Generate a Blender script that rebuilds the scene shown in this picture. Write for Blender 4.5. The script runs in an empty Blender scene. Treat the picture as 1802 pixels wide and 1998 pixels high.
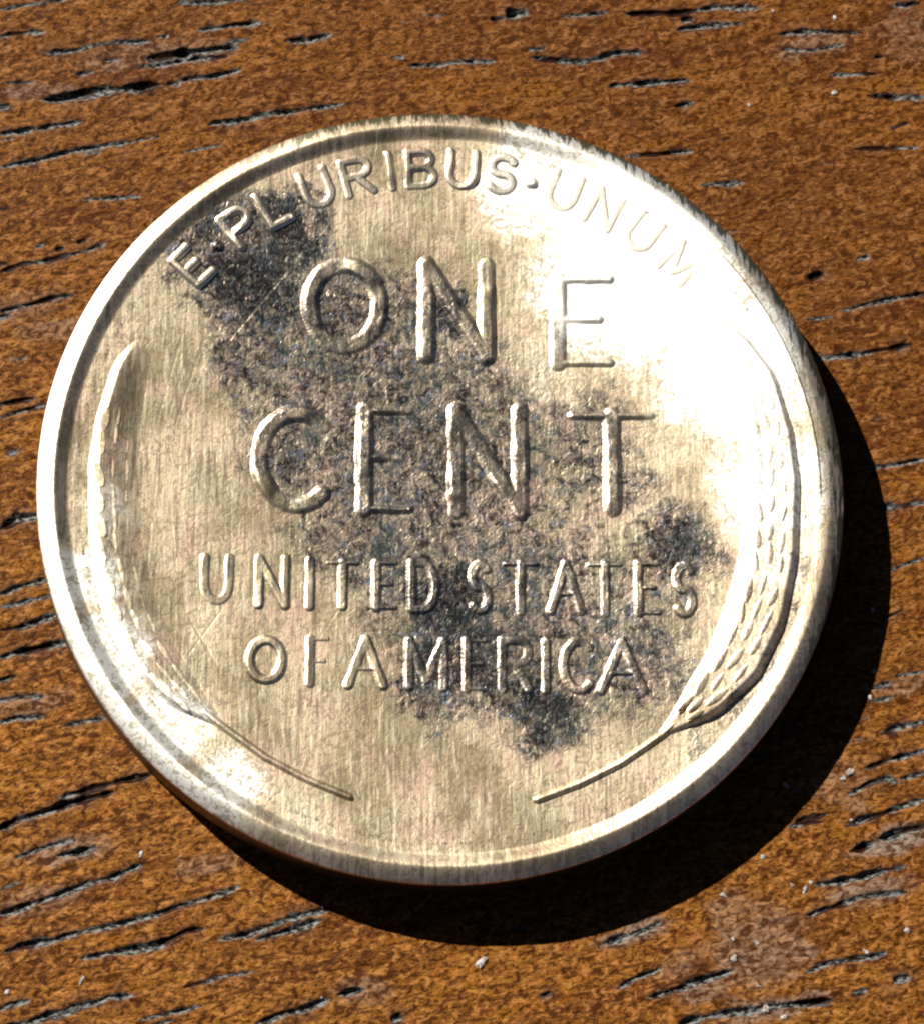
import bpy, math, random
import numpy as np
from mathutils import Matrix, Vector

S = 0.001                                   # one millimetre in metres
scene = bpy.context.scene
COL = scene.collection
rng = np.random.default_rng(7)
random.seed(7)

# ------------------------------------------------------------------ camera
cam_data = bpy.data.cameras.new('camera')
cam_data.sensor_fit = 'VERTICAL'
cam_data.sensor_height = 24.0
cam_data.sensor_width = 24.0
cam_data.lens = 24.0 * 6500.0 / 1998.0
cam_data.clip_start = 0.002
cam_data.clip_end = 20.0
cam = bpy.data.objects.new('camera', cam_data)
COL.objects.link(cam)
r_ = Vector((0.99744016, 0.0, 0.07150611))
u_ = Vector((-0.02093838, 0.95616777, 0.29206981))
v_ = Vector((-0.06837184, -0.29281938, 0.95372014))
loc = Vector((-4.913, -23.600, 76.045)) * S
cam.matrix_world = Matrix(((r_.x, u_.x, v_.x, loc.x), (r_.y, u_.y, v_.y, loc.y), (r_.z, u_.z, v_.z, loc.z), (0, 0, 0, 1)))
scene.camera = cam

# ------------------------------------------------------------------ sky and sun
SUN_ELEV = math.radians(36.0)
SUN_AZ = math.radians(-46.4)                # clockwise from +y: the upper left of the photograph
world = bpy.data.worlds.new('World')
scene.world = world
world.use_nodes = True
wt = world.node_tree
bg = wt.nodes['Background']
sky = wt.nodes.new('ShaderNodeTexSky')
sky.sky_type = 'NISHITA'
sky.sun_disc = False
sky.air_density = 0.12                     # clear, deep sky: the shadow is almost black
sky.dust_density = 0.2
sky.sun_elevation = SUN_ELEV
sky.sun_rotation = SUN_AZ % (2 * math.pi)
wt.links.new(sky.outputs[0], bg.inputs[0])
bg.inputs[1].default_value = 0.05
sun_data = bpy.data.lights.new('sun', 'SUN')
sun_data.energy = 5.0
sun_data.angle = math.radians(0.5)
sun_data.color = (1.0, 0.95, 0.87)
sun = bpy.data.objects.new('sun', sun_data)
COL.objects.link(sun)
sd = Vector((math.sin(SUN_AZ) * math.cos(SUN_ELEV), math.cos(SUN_AZ) * math.cos(SUN_ELEV), math.sin(SUN_ELEV)))
sun.rotation_euler = sd.to_track_quat('Z', 'Y').to_euler()
sun.location = sd * 0.3
scene.view_settings.view_transform = 'Standard'
scene.view_settings.look = 'None'
scene.view_settings.exposure = 1.45
scene.view_settings.gamma = 1.0
scene.view_settings.use_curve_mapping = False
scene.cycles.max_bounces = 6
scene.cycles.pixel_filter_type = 'BLACKMAN_HARRIS'
scene.cycles.filter_width = 2.3              # the photograph is a little soft
scene.cycles.sample_clamp_indirect = 4.0

# ------------------------------------------------------------------ measured data
# glare painted into the metal colour as pale patches: x, y, radius, strength
GLARE = [(4.9, 5.6, 3.8, 1.0), (3.8, 7.2, 2.6, 1.0), (2.2, 8.4, 1.5, .8), (3.5, 4.9, 2.0, 1.0), (6.8, 3.2, 2.8, 1.0), (7.8, 0.2, 2.2, .85), (5.6, 1.6, 1.6, .45), (2.0, 7.6, 1.8, .9), (7.2, -4.0, 2.0, .45),
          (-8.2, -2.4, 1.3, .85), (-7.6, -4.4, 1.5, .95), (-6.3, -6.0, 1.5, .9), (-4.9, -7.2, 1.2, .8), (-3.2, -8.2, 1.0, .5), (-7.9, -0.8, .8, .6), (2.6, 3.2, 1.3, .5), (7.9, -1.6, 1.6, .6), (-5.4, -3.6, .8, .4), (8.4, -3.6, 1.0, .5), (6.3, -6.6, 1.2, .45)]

# pores of the table top: centre line (mm from the middle of the coin) and width (mm)
PORES = [
 ([(-10.95, 12.52), (-10.2, 12.71), (-9.32, 12.86)], 0.097),
 ([(-10.92, 11.8), (-10.68, 11.89), (-9.86, 11.97)], 0.158),
 ([(-9.74, 11.41), (-9.02, 11.52), (-8.56, 11.66), (-7.98, 11.76), (-7.26, 11.78)], 0.145),
 ([(-7.01, 11.92), (-6.82, 11.96)], 0.109),
 ([(-8.29, 11.25), (-8.0, 11.27)], 0.109),
 ([(-7.28, 11.32), (-6.7, 11.44), (-6.07, 11.57), (-5.03, 11.72)], 0.267),
 ([(-5.35, 11.8), (-4.76, 11.96)], 0.109),
 ([(-7.53, 11.09), (-6.7, 11.23), (-6.02, 11.39), (-5.31, 11.46)], 0.133),
 ([(-6.03, 12.13), (-5.33, 12.29), (-4.47, 12.39)], 0.145),
 ([(-6.47, 10.77), (-5.93, 10.88), (-5.55, 10.94), (-5.0, 11.09)], 0.145),
 ([(-9.77, 10.14), (-9.1, 10.26), (-8.36, 10.43), (-7.6, 10.53), (-6.97, 10.64)], 0.242),
 ([(-6.72, 10.68), (-6.51, 10.68)], 0.145),
 ([(-9.02, 10.85), (-8.62, 10.91)], 0.133),
 ([(-10.82, 9.19), (-10.29, 9.3), (-9.79, 9.39), (-9.29, 9.5), (-8.83, 9.58)], 0.145),
 ([(-10.78, 8.31), (-10.38, 8.42), (-9.8, 8.57), (-9.43, 8.69), (-8.89, 8.84), (-8.31, 8.95), (-7.69, 9.07)], 0.145),
 ([(-8.74, 8.74), (-8.3, 8.79)], 0.085),
 ([(-7.69, 9.07), (-6.94, 9.23)], 0.061),
 ([(-5.72, 9.62), (-4.77, 9.78), (-4.3, 9.93), (-3.29, 10.1), (-2.79, 10.18), (-2.41, 10.26)], 0.145),
 ([(-8.72, 7.52), (-8.05, 7.58), (-7.36, 7.65)], 0.085),
 ([(-6.3, 8.85), (-5.39, 9.07)], 0.048),
 ([(-3.83, 11.93), (-3.32, 11.96), (-2.74, 12.13)], 0.158),
 ([(-6.56, 12.88), (-5.5, 12.92), (-4.87, 13.01)], 0.109),
 ([(-10.75, 10.55), (-10.03, 10.61)], 0.073),
 ([(-1.18, 11.57), (-0.97, 11.56)], 0.097),
 ([(-0.79, 11.36), (-0.12, 11.39), (0.53, 11.51), (1.33, 11.54)], 0.145),
 ([(2.24, 11.89), (2.58, 11.93)], 0.085),
 ([(2.29, 11.67), (2.88, 11.63), (3.52, 11.61), (4.04, 11.73), (4.39, 11.88), (5.1, 11.93)], 0.145),
 ([(1.32, 12.69), (1.62, 12.75)], 0.097),
 ([(1.79, 12.87), (2.1, 12.9)], 0.315),
 ([(3.02, 12.82), (3.72, 12.91), (4.19, 12.97)], 0.109),
 ([(4.67, 12.96), (6.1, 13.03), (7.01, 13.24), (8.06, 13.22)], 0.158),
 ([(5.92, 12.58), (6.35, 12.65), (7.09, 12.74), (7.62, 12.8)], 0.133),
 ([(6.16, 12.85), (6.29, 12.86)], 0.194),
 ([(8.56, 12.52), (9.18, 12.62), (10.04, 12.63), (10.66, 12.66)], 0.182),
 ([(8.64, 12.1), (9.37, 12.11), (10.16, 12.29)], 0.109),
 ([(4.25, 10.98), (5.25, 11.09), (6.23, 11.18)], 0.145),
 ([(9.87, 11.44), (10.97, 11.53)], 0.121),
 ([(10.76, 10.91), (11.47, 10.89), (12.18, 10.91)], 0.145),
 ([(5.88, 10.47), (6.31, 10.58)], 0.145),
 ([(4.67, 9.08), (5.03, 9.13), (6.28, 9.27)], 0.145),
 ([(6.48, 8.36), (7.51, 8.46)], 0.145),
 ([(10.37, 9.46), (11.97, 9.54)], 0.085),
 ([(11.0, 11.97), (11.16, 12.0)], 0.121),
 ([(11.34, 10.05), (11.7, 10.2)], 0.085),
 ([(-10.67, 5.59), (-10.19, 5.79), (-9.45, 5.94), (-8.57, 6.21), (-8.18, 6.38)], 0.133),
 ([(-10.63, 4.56), (-10.0, 4.74), (-9.32, 4.96), (-8.88, 5.03)], 0.121),
 ([(-10.52, 1.85), (-10.04, 2.04), (-9.46, 2.21)], 0.097),
 ([(-10.41, -0.92), (-10.04, -0.66), (-9.46, -0.57)], 0.242),
 ([(-10.35, -2.51), (-9.78, -2.27), (-9.21, -2.11)], 0.133),
 ([(-10.33, -2.83), (-9.81, -2.7), (-9.1, -2.51)], 0.109),
 ([(-10.31, -3.39), (-9.84, -3.32), (-9.01, -2.97)], 0.170),
 ([(-10.29, -4.05), (-9.73, -3.88), (-9.11, -3.72), (-8.71, -3.65)], 0.170),
 ([(-10.24, -5.12), (-9.86, -4.99), (-9.21, -4.98)], 0.109),
 ([(-10.22, -5.61), (-9.84, -5.49), (-9.2, -5.44)], 0.109),
 ([(-8.76, -5.66), (-8.33, -5.58), (-7.77, -5.42)], 0.121),
 ([(-8.74, -7.36), (-7.81, -7.07), (-7.42, -6.96), (-6.71, -6.79)], 0.170),
 ([(-10.12, -8.12), (-9.66, -7.87), (-9.08, -7.68), (-8.58, -7.5), (-8.11, -7.36), (-7.56, -7.21)], 0.230),
 ([(-9.74, -8.78), (-9.32, -8.62), (-8.82, -8.45), (-8.39, -8.36)], 0.133),
 ([(-8.81, -8.73), (-8.34, -8.64), (-7.91, -8.51)], 0.158),
 ([(-10.06, -9.53), (-9.61, -9.34)], 0.048),
 ([(-10.04, -10.09), (-9.66, -10.0), (-9.2, -9.8), (-8.74, -9.63), (-8.43, -9.51), (-8.05, -9.35), (-7.43, -9.19), (-7.12, -9.03), (-6.86, -8.9)], 0.158),
 ([(-9.89, -10.95), (-9.58, -10.82), (-8.86, -10.7), (-8.4, -10.54), (-7.63, -10.38), (-6.94, -10.17), (-6.54, -10.07), (-6.01, -9.88), (-5.38, -9.67), (-4.99, -9.57), (-4.61, -9.4)], 0.158),
 ([(-8.14, -11.09), (-7.61, -10.97), (-6.92, -10.87), (-6.37, -10.75), (-5.76, -10.42), (-5.41, -10.36)], 0.170),
 ([(-5.01, -10.62), (-4.39, -10.49), (-3.96, -10.33), (-3.34, -10.08), (-2.55, -9.9)], 0.182),
 ([(-4.19, -10.61), (-3.65, -10.44), (-3.02, -10.27), (-2.72, -10.14)], 0.158),
 ([(-5.8, -11.72), (-5.34, -11.6), (-4.84, -11.44), (-4.25, -11.35)], 0.109),
 ([(-9.28, -12.57), (-8.68, -12.41), (-8.34, -12.29), (-7.96, -12.17), (-7.5, -11.97), (-6.96, -11.93)], 0.145),
 ([(-9.95, -12.28), (-9.73, -12.16), (-9.3, -12.07)], 0.145),
 ([(-6.79, -12.48), (-6.1, -12.31), (-5.4, -12.15)], 0.109),
 ([(-4.15, -12.55), (-3.57, -12.33), (-2.99, -12.16), (-2.52, -11.96)], 0.182),
 ([(-2.29, -11.84), (-1.71, -11.72)], 0.170),
 ([(-1.02, -12.39), (-0.91, -12.34)], 0.218),
 ([(2.43, -11.81), (2.54, -11.77)], 0.194),
 ([(3.85, -10.59), (4.69, -10.31), (5.13, -10.1)], 0.182),
 ([(8.23, -7.78), (8.96, -7.66)], 0.145),
 ([(9.64, -8.35), (10.17, -8.18)], 0.194),
 ([(10.35, -8.06), (11.0, -7.84), (11.42, -7.74)], 0.218),
 ([(8.81, -9.17), (9.74, -9.0), (10.39, -8.82), (10.93, -8.69)], 0.158),
 ([(8.58, -9.9), (9.31, -9.65), (9.88, -9.43), (10.94, -9.3)], 0.194),
 ([(8.54, -11.21), (9.07, -10.97), (9.83, -10.88), (10.4, -10.75)], 0.158),
 ([(10.64, -11.36), (10.84, -11.32)], 0.218),
 ([(9.6, -11.71), (9.84, -11.65)], 0.121),
 ([(4.07, -11.65), (4.59, -11.38), (5.11, -11.17)], 0.121),
 ([(4.86, -11.85), (5.5, -11.65), (6.15, -11.41), (6.78, -11.2)], 0.182),
 ([(5.57, -12.44), (6.28, -12.23), (7.24, -12.1), (8.04, -11.98), (9.12, -11.85)], 0.194),
 ([(10.33, -4.42), (10.67, -4.31)], 0.109),
 ([(10.29, -4.72), (10.78, -4.65)], 0.085),
 ([(10.48, -5.54), (10.88, -5.35), (11.52, -5.24)], 0.145),
 ([(10.08, -6.38), (10.54, -6.19), (11.03, -6.05), (11.49, -5.92)], 0.133),
 ([(9.65, -7.0), (9.9, -6.87), (10.21, -6.69), (10.62, -6.59), (10.82, -6.7)], 0.133),
 ([(10.89, -6.61), (11.47, -6.46)], 0.109),
 ([(8.42, -7.66), (9.09, -7.48)], 0.145),
 ([(9.57, -7.76), (9.88, -7.61), (10.34, -7.48), (10.8, -7.29), (11.44, -7.1)], 0.170),
 ([(10.71, -2.67), (11.11, -2.47)], 0.085),
 ([(9.88, 5.11), (10.39, 5.28), (11.07, 5.46), (11.97, 5.65)], 0.133),
 ([(9.01, 4.87), (9.67, 4.97)], 0.061),
 ([(9.2, 3.83), (9.43, 3.87), (10.35, 4.02), (11.58, 4.29)], 0.158),
 ([(10.37, 1.07), (11.16, 1.19), (11.79, 1.34)], 0.097),
 ([(10.58, 0.06), (11.32, 0.14), (11.75, 0.23)], 0.158),
 ([(10.78, -1.52), (11.69, -1.17)], 0.073),
 ([(9.18, 6.0), (9.4, 6.09)], 0.170),
 ([(10.34, 6.5), (10.57, 6.56)], 0.121),
 ([(-9.81, 6.27), (-9.69, 6.3)], 0.109),
 ([(-9.31, 6.2), (-9.19, 6.24)], 0.109),
 ([(-8.79, 6.43), (-8.64, 6.47)], 0.109),
 ([(-10.25, 0.98), (-10.1, 1.03)], 0.109),
 ([(10.86, -4.12), (11.57, -4.01)], 0.073),
]
# washed-out greyish areas of the varnish: centre, radii, strength
WASHED = [
 ((10.52, -8.21), (1.15, 0.27), 0.90),
 ((10.0, -9.25), (1.33, 0.24), 0.80),
 ((8.99, -6.77), (0.85, 0.30), 0.60),
 ((6.84, -10.08), (0.73, 0.73), 0.60),
 ((6.21, -11.69), (0.73, 0.24), 0.60),
 ((4.33, -10.41), (0.97, 0.22), 0.80),
 ((-5.51, -8.92), (0.73, 0.36), 0.35),
 ((-7.12, 11.47), (1.82, 0.42), 0.55),
 ((9.6, 12.3), (1.09, 0.36), 0.50),
 ((-7.88, 11.23), (1.58, 0.30), 0.50),
 ((-9.74, 10.35), (1.21, 0.30), 0.35),
 ((8.94, 12.14), (0.73, 0.36), 0.50),
 ((7.43, -10.61), (1.33, 1.33), 0.80),
 ((6.83, -10.79), (0.55, 0.55), 0.90),
 ((5.63, -11.04), (0.73, 0.30), 0.60),
 ((10.77, -8.09), (0.85, 0.42), 0.80),
 ((10.11, -9.43), (1.09, 0.30), 0.60),
 ((-8.58, -8.61), (1.33, 0.36), 0.50),
 ((-9.35, -9.81), (1.33, 0.36), 0.30),
 ((4.69, -10.22), (0.73, 0.30), 0.60),
 ((-4.93, -8.79), (0.61, 0.24), 0.35),
 ((-1.82, -11.78), (0.85, 0.48), 0.50),
 ((9.6, -6.76), (0.73, 0.73), 0.45),
 ((7.63, -12.09), (1.45, 0.30), 0.60),
 ((-10.15, 4.68), (1.45, 0.48), 0.30),
 ((-9.14, 4.18), (1.09, 0.36), 0.35),
 ((11.84, 12.73), (0.97, 0.97), 0.25),
 ((11.04, -4.37), (0.85, 0.22), 0.40),
 ((-9.53, -5.11), (1.09, 0.36), 0.30),
]
# dust specks: x, y, half length, half width, angle, paleness
SPECKS = [
 (8.17, -6.82, 0.133, 0.121, 0, 1.00),
 (9.71, -6.48, 0.170, 0.121, 30, 0.80),
 (9.54, -6.63, 0.097, 0.097, 0, 0.60),
 (0.98, -11.08, 0.242, 0.121, 35, 0.75),
 (6.84, -10.91, 0.121, 0.121, 0, 1.00),
 (7.37, -10.55, 0.109, 0.073, -45, 1.00),
 (6.82, -10.46, 0.097, 0.061, -60, 0.90),
 (8.53, -9.30, 0.061, 0.182, -20, 1.00),
 (8.68, -9.11, 0.061, 0.073, 0, 1.00),
 (8.25, -9.18, 0.097, 0.061, -40, 0.90),
 (-6.87, -8.68, 0.073, 0.133, -15, 0.90),
 (-8.13, -11.58, 0.048, 0.158, -25, 0.90),
 (8.40, 13.16, 0.073, 0.073, 0, 0.80),
 (9.97, 13.01, 0.073, 0.109, 0, 0.80),
 (9.91, 10.98, 0.109, 0.097, 0, 0.60),
 (6.62, -9.42, 0.133, 0.073, -20, 0.60),
 (7.57, -8.52, 0.097, 0.085, 0, 0.80),
 (9.95, -10.73, 0.145, 0.073, -40, 0.90),
 (7.57, -12.09, 0.121, 0.145, 0, 0.90),
 (7.98, -12.24, 0.145, 0.085, 20, 1.00),
 (7.36, -11.52, 0.133, 0.048, -35, 0.80),
 (-2.68, -9.81, 0.036, 0.061, 0, 1.00),
 (-9.80, -11.87, 0.109, 0.073, 0, 0.80),
 (7.73, 10.56, 0.085, 0.061, -40, 0.70),
 (9.69, -7.61, 0.061, 0.061, 0, 0.90),
 (10.93, -10.20, 0.121, 0.097, 0, 0.60),
 (10.39, -2.49, 0.073, 0.121, 0, 0.60),
 (10.36, -4.01, 0.073, 0.109, 0, 0.60),
 (10.24, -4.64, 0.073, 0.097, 0, 0.60),
 (0.53, -9.38, 0.036, 0.061, 0, 0.80),
]
# dark toning spots of the coin: x, y, radius, strength
TONING = [
 (8.70, -1.96, 0.32, 0.80),
 (8.42, -3.09, 0.34, 0.90),
 (7.84, -4.34, 0.36, 0.90),
 (7.09, -5.40, 0.34, 0.70),
 (6.16, -6.33, 0.36, 0.60),
 (-0.53, 0.63, 2.55, 0.62),
 (1.17, -2.61, 2.30, 0.55),
 (-2.62, 3.28, 1.70, 0.60),
 (-1.03, 3.84, 1.33, 0.50),
 (3.81, -3.68, 1.58, 0.50),
 (3.50, 0.98, 1.21, 0.50),
 (-2.09, -1.18, 1.09, 0.50),
 (-5.98, 6.07, 0.73, 0.50),
 (-3.94, 1.83, 0.85, 0.40),
 (2.96, -4.31, 0.85, 0.45),
 (3.82, -2.43, 0.85, 0.35),
 (-2.45, -0.68, 0.85, 0.35),
 (-5.36, 6.08, 1.09, 0.75),
 (-5.74, 6.47, 0.85, 0.70),
 (-4.60, 4.92, 1.03, 1.00),
 (-3.77, 6.39, 0.79, 1.00),
 (-2.76, 4.45, 0.91, 0.70),
 (-4.69, 3.10, 0.79, 0.60),
 (-3.35, 2.87, 0.85, 0.50),
 (0.07, 4.39, 0.51, 0.90),
 (-2.00, 2.39, 1.33, 0.45),
 (0.44, 2.45, 1.33, 0.50),
 (-3.68, 0.81, 0.73, 0.65),
 (-1.26, 0.87, 1.33, 0.60),
 (0.44, 0.27, 1.45, 0.50),
 (0.08, -2.76, 0.91, 1.00),
 (-1.12, -1.66, 1.09, 0.60),
 (0.44, -3.99, 1.15, 0.85),
 (2.35, -5.30, 0.75, 0.95),
 (5.54, -1.52, 0.82, 0.85),
 (4.64, -4.16, 0.97, 0.60),
 (1.66, -0.59, 1.45, 0.40),
 (3.51, 1.68, 0.73, 0.50),
 (1.40, -4.46, 0.97, 0.70),
 (4.59, 0.36, 0.55, 0.50),
 (2.04, 2.49, 0.73, 0.50),
 (-0.15, -4.73, 0.85, 0.60),
 (1.65, -2.48, 1.70, 0.35),
]
# letters: glyph, x left, x right, baseline y, top y
BIG = [
 ('O', -3.18, -1.51, 3.31, 5.73),
 ('N', -0.38, 1.06, 3.12, 5.78),
 ('E', 2.76, 4.01, 3.01, 5.47),
 ('C', -4.32, -2.79, -0.68, 1.96),
 ('E', -1.84, -0.77, -0.72, 2.08),
 ('N', 0.33, 1.85, -0.73, 2.14),
 ('T', 3.09, 4.97, -0.64, 2.05),
]
SMALL = [
 ('U', -5.54, -4.97, -2.99, -1.74),
 ('N', -4.28, -3.66, -3.06, -1.72),
 ('I', -3.10, -3.07, -3.07, -1.74),
 ('T', -2.67, -1.98, -3.05, -1.78),
 ('E', -1.54, -1.09, -3.06, -1.76),
 ('D', -0.71, -0.16, -3.08, -1.74),
 ('S', 0.70, 1.09, -3.09, -1.74),
 ('T', 1.48, 2.22, -3.09, -1.72),
 ('A', 2.55, 3.27, -3.07, -1.70),
 ('T', 3.45, 4.20, -3.12, -1.72),
 ('E', 4.61, 5.09, -3.10, -1.70),
 ('S', 5.48, 5.89, -3.12, -1.74),
 ('O', -4.46, -3.71, -4.87, -3.70),
 ('F', -3.05, -2.65, -4.93, -3.65),
 ('A', -2.18, -1.36, -4.95, -3.63),
 ('M', -0.82, 0.09, -4.96, -3.63),
 ('E', 0.58, 1.02, -4.99, -3.61),
 ('R', 1.41, 2.02, -4.97, -3.59),
 ('I', 2.41, 2.44, -4.99, -3.62),
 ('C', 2.84, 3.45, -4.98, -3.60),
 ('A', 3.69, 4.70, -4.99, -3.61),
]
# outer and inner outline of the wheat ear on the right, bottom to top, then its stalk
EAR_OUT = [(5.09, -6.0), (6.41, -5.49), (7.4, -4.61), (8.04, -3.36), (8.39, -1.73), (8.51, 0.18), (8.36, 1.46), (7.97, 2.88), (7.31, 3.8), (6.64, 4.28)]
EAR_IN = [(5.06, -5.82), (5.59, -4.83), (6.15, -3.89), (6.6, -2.77), (6.93, -1.63), (7.05, -0.23), (7.11, 1.17), (7.02, 2.21), (6.8, 3.24), (6.44, 4.02)]
STALK = [(2.16, -7.51), (3.17, -7.11), (4.13, -6.61), (5.09, -5.93)]
# scratches: ends and strength
SCRATCHES = [((-3.57, 5.55), (-5.3, 3.28), 1), ((-5.94, -3.24), (-5.14, -4.57), -1), ((-5.05, -2.97), (-5.97, -4.34), -0.6), ((-1.96, -2.29), (-2.9, -3.8), -0.5), ((-6.7, 0.88), (-6.77, -0.89), 0.6), ((-6.35, -0.88), (-6.2, -2.25), 0.6), ((-6.17, 3.85), (-6.82, 1.13), 0.5), ((-5.92, 3.72), (-6.61, 1.13), 0.4), ((-5.68, 3.6), (-6.4, 1.14), 0.5)]
LEFT_EDGE_CHECK = [(-8.21, -1.45), (-8.05, 1.96), (-7.49, 3.52), (-6.73, 2.0)]

# ------------------------------------------------------------------ helpers
def hash2(i, j, seed):
    n = (i.astype(np.int64) * 374761393 + j.astype(np.int64) * 668265263 + seed * 1442695041) & 0xffffffff
    n = ((n ^ (n >> 13)) * 1274126177) & 0xffffffff
    return ((n ^ (n >> 16)) & 0xffff) / 65535.0

def vnoise(x, y, seed=0):
    i = np.floor(x); j = np.floor(y)
    fx = x - i; fy = y - j
    fx = fx * fx * (3 - 2 * fx); fy = fy * fy * (3 - 2 * fy)
    a = hash2(i, j, seed); b = hash2(i + 1, j, seed); c = hash2(i, j + 1, seed); d = hash2(i + 1, j + 1, seed)
    return (a + (b - a) * fx) * (1 - fy) + (c + (d - c) * fx) * fy

def fbm(x, y, seed=0, n=3):
    t = 0; s = 0; a = 1.0
    for k in range(n):
        t = t + a * vnoise(x * 2 ** k + 17.3 * k, y * 2 ** k - 9.1 * k, seed + k); s += a; a *= 0.5
    return t / s

def sstep(a, b, t):
    t = np.clip((t - a) / (b - a), 0, 1)
    return t * t * (3 - 2 * t)

def dist_poly(x, y, pts, closed=False):
    """distance to a polyline, side of it and position along it (0..1)"""
    pts = np.asarray(pts, float)
    if closed: pts = np.vstack([pts, pts[:1]])
    seg = np.diff(pts, axis=0); L = np.hypot(seg[:, 0], seg[:, 1]); cum = np.r_[0, np.cumsum(L)]
    best = np.full(x.shape, 1e9); side = np.zeros(x.shape); al = np.zeros(x.shape)
    for k in range(len(seg)):
        if L[k] < 1e-9: continue
        dx = x - pts[k, 0]; dy = y - pts[k, 1]
        t = np.clip((dx * seg[k, 0] + dy * seg[k, 1]) / L[k] ** 2, 0, 1)
        d = np.hypot(dx - t * seg[k, 0], dy - t * seg[k, 1])
        m = d < best
        best = np.where(m, d, best)
        side = np.where(m, (seg[k, 0] * dy - seg[k, 1] * dx) / L[k], side)
        al = np.where(m, (cum[k] + t * L[k]) / cum[-1], al)
    return best, side, al

def mesh_from(name, verts, faces, smooth=True, attrs=None):
    verts = np.ascontiguousarray(verts, dtype=np.float32) * S
    me = bpy.data.meshes.new(name)
    me.vertices.add(len(verts)); me.vertices.foreach_set('co', verts.ravel())
    faces = np.asarray(faces, dtype=np.int32)
    n = faces.shape[1]
    me.loops.add(faces.size); me.loops.foreach_set('vertex_index', faces.ravel())
    me.polygons.add(len(faces))
    me.polygons.foreach_set('loop_start', np.arange(0, faces.size, n, dtype=np.int32))
    me.update(calc_edges=True)
    me.polygons.foreach_set('use_smooth', np.full(len(faces), smooth))
    for k, a in (attrs or {}).items():
        at = me.attributes.new(k, 'FLOAT', 'POINT'); at.data.foreach_set('value', np.ascontiguousarray(a, dtype=np.float32).ravel())
    return me

def link(name, me, mat, parent=None):
    o = bpy.data.objects.new(name, me); COL.objects.link(o)
    if not me.materials: me.materials.append(mat)
    if parent is not None: o.parent = parent
    return o

def grid_faces(ny, nx, keep=None):
    idx = np.arange(ny * nx).reshape(ny, nx)
    f = np.stack([idx[:-1, :-1], idx[:-1, 1:], idx[1:, 1:], idx[1:, :-1]], -1).reshape(-1, 4)
    if keep is not None: f = f[keep[:-1, :-1].ravel() | keep[:-1, 1:].ravel() | keep[1:, 1:].ravel() | keep[1:, :-1].ravel()]
    return f

def compact(v, f):
    u, inv = np.unique(f.ravel(), return_inverse=True)
    return v[u], inv.reshape(f.shape), u

class NT:
    """short hand for building a node tree"""
    def __init__(s, name):
        s.mat = bpy.data.materials.new(name); s.mat.use_nodes = True
        s.t = s.mat.node_tree; s.bsdf = s.t.nodes['Principled BSDF']
    def n(s, typ, **kw):
        nd = s.t.nodes.new(typ)
        for k, v in kw.items(): setattr(nd, k, v)
        return nd
    def l(s, a, b): s.t.links.new(a, b)
    def put(s, sock, v):
        if hasattr(v, 'is_output'): s.l(v, sock)
        else: sock.default_value = v
    def m(s, op, a, b=0.0, c=0.0, clamp=False):
        nd = s.n('ShaderNodeMath', operation=op, use_clamp=clamp)
        s.put(nd.inputs[0], a); s.put(nd.inputs[1], b); s.put(nd.inputs[2], c)
        return nd.outputs[0]
    def vm(s, op, a, b=None, scale=None):
        nd = s.n('ShaderNodeVectorMath', operation=op)
        s.put(nd.inputs[0], a)
        if b is not None: s.put(nd.inputs[1], b)
        if scale is not None: s.put(nd.inputs[3], scale)
        return nd.outputs['Value'] if op in ('LENGTH', 'DOT_PRODUCT', 'DISTANCE') else nd.outputs[0]
    def ramp(s, v, a, b, lo=0.0, hi=1.0):
        nd = s.n('ShaderNodeMapRange', interpolation_type='SMOOTHSTEP')
        s.put(nd.inputs[0], v)
        for k, x in ((1, a), (2, b), (3, lo), (4, hi)): s.put(nd.inputs[k], x)
        return nd.outputs[0]
    def noise(s, vec, scale, detail=2.0, rough=0.5, dist=0.0, color=False):
        nd = s.n('ShaderNodeTexNoise')
        s.l(vec, nd.inputs['Vector'])
        nd.inputs['Scale'].default_value = scale; nd.inputs['Detail'].default_value = detail
        nd.inputs['Roughness'].default_value = rough; nd.inputs['Distortion'].default_value = dist
        return nd.outputs['Color'] if color else nd.outputs['Fac']
    def mapping(s, vec, loc=(0, 0, 0), rot=(0, 0, 0), scale=(1, 1, 1), typ='POINT'):
        nd = s.n('ShaderNodeMapping', vector_type=typ)
        s.l(vec, nd.inputs[0]); nd.inputs[1].default_value = loc; nd.inputs[2].default_value = rot; nd.inputs[3].default_value = scale
        return nd.outputs[0]
    def mix(s, f, a, b, blend='MIX'):
        nd = s.n('ShaderNodeMix', data_type='RGBA', blend_type=blend)
        s.put(nd.inputs[0], f)
        for k, x in ((6, a), (7, b)):
            if hasattr(x, 'is_output'): s.l(x, nd.inputs[k])
            else: nd.inputs[k].default_value = (*x, 1.0)
        return nd.outputs[2]
    def attr(s, name):
        nd = s.n('ShaderNodeAttribute', attribute_name=name); return nd.outputs['Fac']

# ------------------------------------------------------------------ table top
def grain_angle(y):                         # the grain fans out: nearly level at the top, steeper at the bottom
    return np.radians(6.0 + 9.0 * np.clip((10.0 - y) / 22.0, 0, 1.3))

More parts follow.
